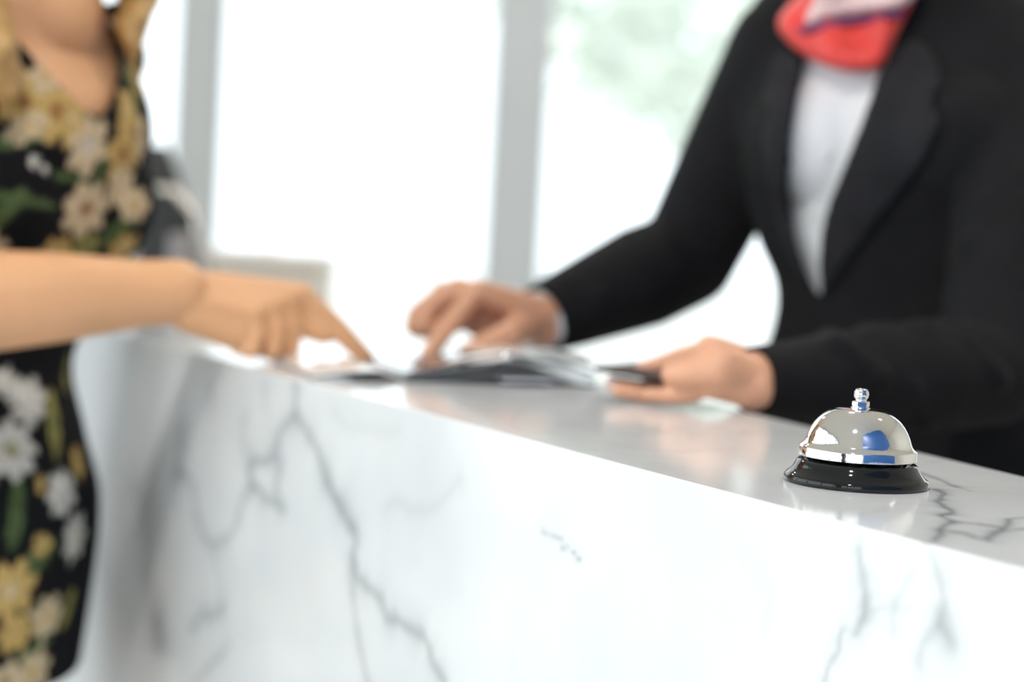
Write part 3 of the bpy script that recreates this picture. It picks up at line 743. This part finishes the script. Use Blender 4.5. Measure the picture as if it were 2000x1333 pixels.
# ---- receptionist, right, black suit
def receptionist():
    root = empty('person', (.40, 2.0, 0))
    tag(root, 'person in black suit, white shirt and red neck scarf behind the counter, holding a booklet', 'person')
    Fd = Vector((-.42, -.91, 0)).normalized(); Ld = Vector((-Fd.y, Fd.x, 0)).normalized()    # her left, to the picture's right
    nk = P(1720, -90, 2.02); sh = P(1755, 40, 2.03); chest = P(1765, 210, 2.02); bust = P(1765, 330, 2.015); waist = P(1775, 620, 2.03); hip = P(1775, 900, 2.05)
    def torso(bm, o, w=0):
        loft(bm, [(hip - UP * .12, Ld, .165 + o, Fd, .108 + o), (hip, Ld, .170 + o, Fd, .118 + o), (waist, Ld, .118 + o + w * .5, Fd, .092 + o), (waist.lerp(bust, .5), Ld, .134 + o + w, Fd, .100 + o),
                  (bust, Ld, .148 + o + w, Fd, .110 + o), (chest, Ld, .156 + o + w, Fd, .106 + o), (sh, Ld, .145 + o, Fd, .074 + o), (nk, Ld, .062 + o, Fd, .056 + o)], 48, 6)
        for sg in (-1, 1):
            ellipsoid(bm, bust + Fd * .062 + Ld * (.066 * sg) + UP * .02, Ld, .062 + o, Fd, .056 + o, UP, .062 + o)
    shR = P(1538, 105, 2.06); shL = P(2000, 165, 1.95)
    elR = P(1342, 505, 2.14); wrR = P(1062, 624, 2.000)
    elL = P(1935, 730, 1.78); wrL = P(1484, 744, 1.625)
    # right hand, index on the page
    imc = P(930, 570, 1.935); mmc = P(895, 566, 1.955); rmc = P(866, 574, 1.972); pmc = P(850, 598, 1.988)
    fR = [([imc, P(874, 640, 1.905), P(846, 680, 1.890), P(830, 704, 1.882)], .0104),
          ([mmc, P(836, 602, 1.940), P(826, 636, 1.934), P(856, 648, 1.938)], .0112),
          ([rmc, P(816, 614, 1.958), P(808, 638, 1.955), P(836, 648, 1.958)], .0108),
          ([pmc, P(818, 626, 1.975), P(812, 646, 1.972), P(840, 652, 1.974)], .0092)]
    thR = [wrR.lerp(imc, .28) + Vector((.0, -.014, -.014)), P(992, 655, 1.925), P(945, 675, 1.905), P(912, 690, 1.895)]
    # left hand round the booklet
    mc = [P(1386, 684, 1.648), P(1380, 706, 1.632), P(1384, 730, 1.612), P(1394, 750, 1.595)]
    fL = [([mc[0], P(1335, 696, 1.660), P(1290, 712, 1.662), P(1252, 722, 1.662)], .0088),
          ([mc[1], P(1325, 752, 1.645), P(1250, 760, 1.640), P(1196, 748, 1.638)], .0088),
          ([mc[2], P(1335, 766, 1.622), P(1265, 770, 1.620), P(1208, 762, 1.618)], .0085),
          ([mc[3], P(1350, 772, 1.600), P(1304, 774, 1.600), P(1268, 770, 1.600)], .0078)]
    thL = [wrL + Vector((-.012, -.010, .0)), P(1402, 722, 1.588), P(1352, 728, 1.590), P(1314, 731, 1.598)]
    def sleeve(bm, a, e, w, o, r0_, r1_, r2_):
        chain(bm, [a, a.lerp(e, .5), e], [r0_ + o, (r0_ + r1_) / 2 + o, r1_ + o])
        chain(bm, [e, e.lerp(w, .3), e.lerp(w, .7), w], [r1_ + o, r1_ + .002 + o, (r1_ + r2_) / 2 + o, r2_ + o])
    bm = bmesh.new(); torso(bm, 0)
    hd = nk + UP * .158 + Fd * .04
    look = Vector((-.75, -.5, -.35)).normalized()
    chain(bm, [nk - UP * .02, nk + UP * .05, hd - UP * .06 - Fd * .02], [.060, .052, .054]); side, up = head(bm, hd, look, UP)
    capsule(bm, sh, shR, .055, .045); capsule(bm, sh, shL, .055, .045)
    sleeve(bm, shR, elR, wrR, 0, .042, .036, .0265); sleeve(bm, shL, elL, wrL, 0, .042, .036, .0245)
    palm(bm, wrR, [imc, mmc, rmc, pmc], .0125); palm(bm, wrL, mc, .0130)
    for pts, r in fR + fL: finger(bm, pts, r)
    for q_ in ((905, 618, 1.965), (872, 626, 1.96), (940, 632, 1.975)): ellipsoid(bm, P(*q_), Vector((1, 0, 0)), .020, Vector((0, 1, 0)), .020, UP, .015)
    chain(bm, thR, [.017, .014, .0118, .0095]); chain(bm, thL, [.018, .0170, .0125, .0098])
    capsule(bm, wrL + Vector((-.01, .005, .0)), P(1392, 700, 1.63), .022, .018)
    for sg in (-1, 1):
        h0 = hip + Ld * (.085 * sg) - UP * .05; kn = Vector((h0.x, h0.y, .48)); an = Vector((h0.x + .01, h0.y + .02, .09))
        chain(bm, [h0, h0.lerp(kn, .5), kn, kn.lerp(an, .35), an], [.085, .072, .052, .050, .034])
        chain(bm, [an - UP * .045 - Fd * .02, an - UP * .055 + Fd * .10], [.034, .024])
    me = fuse('body', bm, .0024, 3)
    body = link('body', me, M['skin_r'], root)
    head_parts(root, hd, look, side, up)
    nail(thL[3], thL[3] - thL[2], Vector((-.1, -.5, .9)), body, .0068); nail(fL[1][0][3], fL[1][0][3] - fL[1][0][2], Vector((-.6, -.9, .1)), body)
    nail(fR[0][0][3], fR[0][0][3] - fR[0][0][2], Vector((-.5, -.2, .9)), body)
    # shirt
    bm = bmesh.new(); torso(bm, .005); capsule(bm, sh, shR, .058, .05); capsule(bm, sh, shL, .058, .05)
    me = fuse('shirt', bm, .005, 4)
    bm = bmesh.new(); bm.from_mesh(me); bmesh.ops.delete(bm, geom=[v for v in bm.verts if v.co.z > nk.z + .02], context='VERTS'); bm.to_mesh(me); bm.free()
    so = link('shirt', me, M['shirt'], root)
    sbv = bvh_of(me)
    # jacket
    bm = bmesh.new(); torso(bm, .016, .004)
    capsule(bm, sh, shR - UP * .004, .066, .062); capsule(bm, sh, shL - UP * .004, .066, .060)
    dR = (wrR - elR).normalized(); dL = (wrL - elL).normalized()
    sleeve(bm, shR, elR, wrR + dR * .02, .012, .050, .041, .0215); sleeve(bm, shL, elL, wrL + dL * .02, .008, .048, .040, .0190)
    # cloth gathers at the elbows and along the sleeves
    for a, b, r in ((shR, elR, .060), (elR, wrR, .0515)):
        for k in range(4):
            t = .18 + .2 * k; c = a.lerp(b, t); x, y = frame_of(b - a); an = .8 * k
            for q in range(3):
                a0 = an + q * 2.1; capsule(bm, c + (x * math.cos(a0) + y * math.sin(a0)) * (r - .006 - .008 * t), c + (b - a) * .10 + (x * math.cos(a0 + .9) + y * math.sin(a0 + .9)) * (r - .006 - .012 * t), .008, .007)
    for a, b, r in ((shL, elL, .060), (elL, wrL, .054)):
        for k in range(3):
            t = .15 + .25 * k; c = a.lerp(b, t); x, y = frame_of(b - a); an = 1.1 * k
            for q in range(3):
                a0 = an + q * 2.1; capsule(bm, c + (x * math.cos(a0) + y * math.sin(a0)) * (r - .004 - .014 * t), c + (b - a) * .12 + (x * math.cos(a0 + .9) + y * math.sin(a0 + .9)) * (r - .006 - .014 * t), .010, .008)
    me = fuse('jacket', bm, .0045, 4)
    full = bvh_of(me)
    opening = smooth_poly([(1600, -220), (1565, -60), (1575, 60), (1572, 130), (1553, 210), (1542, 300), (1541, 400), (1552, 470), (1575, 540), (1603, 592), (1606, 570), (1600, 480), (1612, 410), (1650, 320), (1690, 220), (1722, 130), (1745, 60), (1790, -60), (1780, -220)], 2)
    nd = -ray(1640, 300).normalized()
    cut(me, opening, nd)
    bm = bmesh.new(); bm.from_mesh(me)
    hem(bm, nk - UP * .003, UP); hem(bm, hip - UP * .10, -UP)
    hem(bm, wrR + dR * .004, dR, .11); hem(bm, wrL + dL * .008, dL, .11)
    bm.to_mesh(me); bm.free()
    jk = link('jacket', me, M['jacket'], root); sf = jk.modifiers.new('thick', 'SOLIDIFY'); sf.thickness = .003; sf.offset = -1
    lap1 = cloth_patch('lapel', [(1722, 120), (1790, 60), (1850, 150), (1815, 205), (1845, 235), (1800, 330), (1720, 430), (1650, 520), (1606, 590), (1600, 560), (1600, 480), (1612, 410), (1650, 320), (1690, 220)], full, .004, .003, M['lapel'], jk, 7, 1, fall=18)
    lap2 = cloth_patch('lapel', [(1572, 110), (1520, 90), (1482, 190), (1505, 215), (1485, 250), (1490, 340), (1515, 440), (1560, 545), (1603, 595), (1575, 535), (1553, 468), (1542, 400), (1542, 300), (1553, 210)], full, .004, .003, M['lapel'], jk, 7, 1, fall=18)
    # cuffs
    for w, d, o0, o1, r_ in ((wrR, dR, -.03, .008, .0295), (wrL, dL, -.03, .006, .0262)):
        bm = bmesh.new(); x, y = frame_of(d); rings = []
        for s_, r in ((o0, r_), (o1, r_), (o1, r_ - .0015), (o0, r_ - .0015)): rings.append([bm.verts.new(w + d * s_ + (x * math.cos(2 * PI * i / 40) + y * math.sin(2 * PI * i / 40)) * r) for i in range(40)])
        for a, b in zip(rings, rings[1:] + rings[:1]):
            for i in range(40): bm.faces.new((a[i], a[(i + 1) % 40], b[(i + 1) % 40], b[i]))
        obj('shirt_cuff', bm, M['shirt'], root, True)
    # buttons of the shirt
    for px, py in ((1645, 190), (1618, 300), (1590, 420)):
        h, n_ = hit(sbv, px, py)
        if h is not None:
            bm = bmesh.new(); x, y = frame_of(n_); ellipsoid(bm, h + n_ * .001, x, .005, y, .005, n_, .0015, 16); obj('button', bm, M['white'], so, True)
    # scarf
    sc_ = empty_child('neck_scarf', root)
    cloth_patch('red_fold', [(1512, 52), (1530, 15), (1580, -30), (1640, -70), (1800, -70), (1790, -5), (1762, 50), (1742, 95), (1726, 134), (1680, 142), (1630, 138), (1585, 118), (1545, 92)], full, .010, .022, M['red'], sc_, 6, 1, fall=38, fold=lambda x, y: .004 * math.sin((x - y * .4) * .06))
    cloth_patch('pale_fold', [(1568, 42), (1580, 18), (1600, -20), (1630, -80), (1810, -80), (1796, -10), (1770, 12), (1740, 22), (1680, 30), (1620, 38), (1585, 50)], full, .033, .015, M['pale'], sc_, 6, 1, fall=26, fold=lambda x, y: .003 * math.sin(y * .12))
    cloth_patch('purple_stripe', [(1548, 62), (1575, 44), (1620, 36), (1680, 27), (1740, 19), (1775, 14), (1765, 34), (1735, 42), (1680, 48), (1615, 58), (1570, 68)], full, .032, .007, M['purple'], sc_, 5, 1, fall=10)
    cloth_patch('knot', [(1600, -60), (1590, -20), (1585, 8), (1640, 14), (1655, -20), (1650, -70)], full, .045, .012, M['pale'], sc_, 6, 1, fall=22)
    bm = bmesh.new()
    for k in range(24):
        a0, a1 = 2 * PI * k / 24, 2 * PI * (k + 1) / 24
        f = lambda a: nk + UP * (.008 - .034 * math.cos(a)) + Fd * (.064 * math.cos(a)) + Ld * (.068 * math.sin(a))
        capsule(bm, f(a0), f(a1), .013, .013, 12)
    link('neck_wrap', fuse('neck_wrap', bm, .003, 2), M['red'], sc_)
    # trousers, shoes
    bm = bmesh.new(); loft(bm, [(hip - UP * .16, Ld, .175, Fd, .122), (hip - UP * .05, Ld, .176, Fd, .126), (hip + UP * .06, Ld, .15, Fd, .118)])
    for sg in (-1, 1):
        h0 = hip + Ld * (.087 * sg) - UP * .08; an = Vector((h0.x + .01, h0.y + .02, .06)); chain(bm, [h0, h0.lerp(an, .5), an], [.096, .075, .058])
    me = fuse('trousers', bm, .006, 3); link('trousers', me, M['jacket'], root)
    for sg in (-1, 1):
        h0 = hip + Ld * (.087 * sg); an = Vector((h0.x + .01, h0.y + .02, .035))
        bm = bmesh.new(); loft(bm, [(an - Fd * .06 - UP * .008, Ld, .030, UP, .026), (an + Fd * .02 - UP * .005, Ld, .038, UP, .030), (an + Fd * .10 - UP * .012, Ld, .042, UP, .022), (an + Fd * .17 - UP * .018, Ld, .024, UP, .014)]); obj('shoe', bm, M['leather'], root, True)
    bm = bmesh.new(); ellipsoid(bm, hd + up * .036 - look * .024, side, .083, look, .090, up, .090); ellipsoid(bm, hd - look * .115 + up * .01, side, .04, look, .035, up, .04)
    link('hair', fuse('hair', bm, .004, 2), M['hair_r'], root)
def empty_child(name, parent):
    o = bpy.data.objects.new(name, None); C.objects.link(o); o.parent = parent; o.location = (0, 0, 0); o.empty_display_size = .02
    return o
_link = link
def link(name, me, mt, parent=None):
    o = _link(name, me, mt, None)
    if parent is not None:
        bpy.context.view_layer.update(); o.parent = parent; o.matrix_parent_inverse = parent.matrix_world.inverted()
    return o
receptionist()

# dark booklet in the left hand
a0, a1 = P(1176, 716, 1.640), P(1340, 742, 1.602)
bx = (a1 - a0).normalized(); by = Vector((-bx.y, bx.x, 0)).normalized(); by = by if by.y > 0 else -by; bz = bx.cross(by).normalized(); bz = bz if bz.z > 0 else -bz
Lb = (a1 - a0).length
bk = empty('booklet', (a0 + a1) / 2)
tag(bk, 'dark maroon passport sized booklet held over the counter by the receptionist', 'booklet')
def slab(name, u0_, u1_, v0_, v1_, w0_, w1_, mt):
    bm = bmesh.new(); vs_ = [bm.verts.new(a0 + bx * u + by * v + bz * w) for w in (w0_, w1_) for (u, v) in ((u0_, v0_), (u1_, v0_), (u1_, v1_), (u0_, v1_))]
    for f in ((0, 1, 2, 3), (4, 5, 6, 7), (0, 1, 5, 4), (1, 2, 6, 5), (2, 3, 7, 6), (3, 0, 4, 7)): bm.faces.new([vs_[k] for k in f])
    bmesh.ops.bevel(bm, geom=bm.edges[:], offset=.0004, segments=1, affect='EDGES'); return obj(name, bm, mt, bk)
slab('cover', 0, Lb, -.012, .085, -.0035, -.0027, M['maroon']); slab('cover', 0, Lb, -.012, .085, .0, .0008, M['maroon'])
slab('pages', .001, Lb - .002, -.0115, .083, -.0026, -.0001, M['maroon']); slab('spine', -.0008, 0, -.012, .085, -.0035, .0008, M['maroon'])

# ------------------------------------------------------------------ furniture in the background
t = empty('office_chair', (P(236, 400, 3.3).x, 3.3, 0))
tag(t, 'black high-backed office chair with a chrome armrest, seen behind the woman in the floral dress', 'chair')
cxx = t.location.x; cy = 3.3
bm = bmesh.new(); X_, Y_ = Vector((1, 0, 0)), Vector((0, 1, 0))
loft(bm, [(Vector((cxx, cy + .02, .66)), X_, .235, Y_, .04), (Vector((cxx, cy + .03, 1.0)), X_, .195, Y_, .045), (Vector((cxx, cy + .04, 1.155)), X_, .138, Y_, .045), (Vector((cxx, cy + .05, 1.25)), X_, .100, Y_, .04), (Vector((cxx, cy + .06, 1.33)), X_, .062, Y_, .03)]); obj('backrest', bm, M['leather'], t, True)
mbox('seat', (cxx - .24, cy - .46, .46), (cxx + .24, cy + .0, .55), M['leather'], t, .03)
for sg in (-1, 1):
    bm = bmesh.new(); x0 = cxx + sg * .135 if sg > 0 else cxx - .26
    x0 = cxx + .125 if sg > 0 else cxx - .26
    pts = [Vector((x0 - .055, cy - .25, .55)), Vector((x0 - .055, cy - .25, 1.20)), Vector((x0 - .03, cy - .25, 1.255)), Vector((x0 + .005, cy - .25, 1.255)), Vector((x0 + .04, cy - .25, 1.22)), Vector((x0 + .055, cy - .25, 1.14)), Vector((x0 + .045, cy - .25, .95)), Vector((x0 + .02, cy - .25, .55))]
    chain(bm, pts, [.0065] * len(pts)); obj('armrest', bm, M['nickel'], t, True)
mbox('arm_panel', (cxx + .125, cy - .262, .60), (cxx + .168, cy - .246, 1.19), M['arm_grey'], t, .006)
bm = bmesh.new(); capsule(bm, (cxx, cy - .22, .10), (cxx, cy - .22, .46), .028, .028); obj('column', bm, M['chrome'], t, True)
for k in range(5):
    a = 2 * PI * k / 5; e = Vector((cxx + .28 * math.cos(a), cy - .22 + .28 * math.sin(a), .075))
    bm = bmesh.new(); capsule(bm, (cxx, cy - .22, .12), e, .024, .014); lg = obj('leg', bm, M['chrome'], t, True)
    bm = bmesh.new(); capsule(bm, e + Vector((-.008, 0, -.045)), e + Vector((.008, 0, -.045)), .029, .029); obj('caster', bm, M['black_post'], t, True)

cr = P(622, 505, 4.2); cl = P(385, 497, 4.2)
cab = empty('low_cabinet', ((cr.x - .35), 4.35, 0))
tag(cab, 'plain beige low cabinet behind the pointing hand, before the windows', 'cabinet')
mbox('carcass', (cr.x - .80, 4.22, .06), (cr.x, 4.60, 1.105), M['beige'], cab, .004)
mbox('top', (cr.x - .82, 4.20, 1.106), (cr.x + .006, 4.62, 1.131), M['beige'], cab, .003)
mbox('plinth', (cr.x - .78, 4.25, 0), (cr.x - .02, 4.58, .06), M['beige'], cab)
for k in range(2):
    x0 = cr.x - .795 + .3975 * k; d_ = mbox('door', (x0 + .003, 4.202, .075), (x0 + .392, 4.2195, 1.10), M['beige'], cab, .002)
    mbox('handle', (x0 + (.36 if k == 0 else .02), 4.188, .62), (x0 + (.372 if k == 0 else .032), 4.2018, .78), M['chrome'], d_)
sh_ = mbox('paper_stack', (cr.x - .36, 4.26, 1.1315), (cr.x - .13, 4.56, 1.139), M['page'])
tag(sh_, 'flat stack of white paper lying on top of the beige cabinet', 'paper')

# tall blue partition beside the photographer, mirrored in the bell
pa, pb = Vector((.26, -.75, 0)), Vector((1.75, .50, 0))
pd = (pb - pa).normalized(); pn = Vector((-pd.y, pd.x, 0))
part = empty('blue_partition', (pa + pb) / 2)
tag(part, 'tall plain blue partition panel, mirrored as a blue patch in the chrome bell', 'partition')
prism('panel', [pa, pb, pb - pn * .05, pa - pn * .05], .06, 3.3, M['blue'], part)
for e in (pa + pd * .25, pb - pd * .25): prism('foot', [e - pn * .30 - pd * .03, e + pn * .25 - pd * .03, e + pn * .25 + pd * .03, e - pn * .30 + pd * .03], 0, .0595, M['trim'], part)

# trees outside the windows
def tree(x, y, z, r, mt, label, seed):
    rg = random.Random(seed); t = empty('tree', (x, y, -.13)); tag(t, label, 'tree')
    bm = bmesh.new(); chain(bm, [Vector((x, y, -.12)), Vector((x + .05, y, z * .5)), Vector((x - .05, y, z))], [.14, .11, .07]); obj('trunk', bm, M['bark'], t, True)
    bm = bmesh.new()
    for _ in range(6500):
        a, b, q = rg.uniform(0, 2 * PI), math.acos(rg.uniform(-1, 1)), rg.uniform(.55, 1) ** .5
        c = Vector((x + r * q * math.sin(b) * math.cos(a), y + r * .8 * q * math.sin(b) * math.sin(a), z + r * .8 * q * math.cos(b)))
        u = Vector((rg.gauss(0, 1), rg.gauss(0, 1), rg.gauss(0, 1))).normalized(); v = u.orthogonal().normalized(); s_ = rg.uniform(.11, .19)
        bm.faces.new([bm.verts.new(c + u * s_), bm.verts.new(c + v * s_ * .5), bm.verts.new(c - u * s_), bm.verts.new(c - v * s_ * .5)])
    me = bpy.data.meshes.new('crown'); bm.to_mesh(me); bm.free(); link('crown', me, mt, t)
tree(2.5, 16.0, 4.2, 3.3, M['leaf2'], 'pale green tree outside the right window pane, beside the arm of the receptionist', 1)

# ------------------------------------------------------------------ light
w = bpy.data.worlds.new('world'); sc.world = w; w.use_nodes = True
bg = w.node_tree.nodes['Background']; bg.inputs[0].default_value = (.89, .95, 1.0, 1)
# the bright side of the hazy sky lies behind and left of the photographer, the far side is paler
wn = w.node_tree.nodes; wl = w.node_tree.links
tc = wn.new('ShaderNodeTexCoord'); dt = wn.new('ShaderNodeVectorMath'); dt.operation = 'DOT_PRODUCT'; dt.inputs[1].default_value = (-.5, -.87, 0)
mr = wn.new('ShaderNodeMapRange'); mr.interpolation_type = 'SMOOTHSTEP'; mr.inputs[1].default_value = -.8; mr.inputs[2].default_value = .85; mr.inputs[3].default_value = 2.1; mr.inputs[4].default_value = 3.2
wl.new(tc.outputs['Generated'], dt.inputs[0]); wl.new(dt.outputs['Value'], mr.inputs[0]); wl.new(mr.outputs[0], bg.inputs[1])
sun = bpy.data.lights.new('sun', 'SUN'); so_ = bpy.data.objects.new('sun', sun); C.objects.link(so_)
sun.energy = 1.5; sun.angle = math.radians(3); sun.color = (1, .93, .82)
so_.rotation_euler = Vector((.6, .55, -.75)).to_track_quat('-Z', 'Y').to_euler()
sc.view_settings.view_transform = 'Standard'; sc.view_settings.look = 'None'
sc.view_settings.exposure = 0.1; sc.view_settings.gamma = 1.0
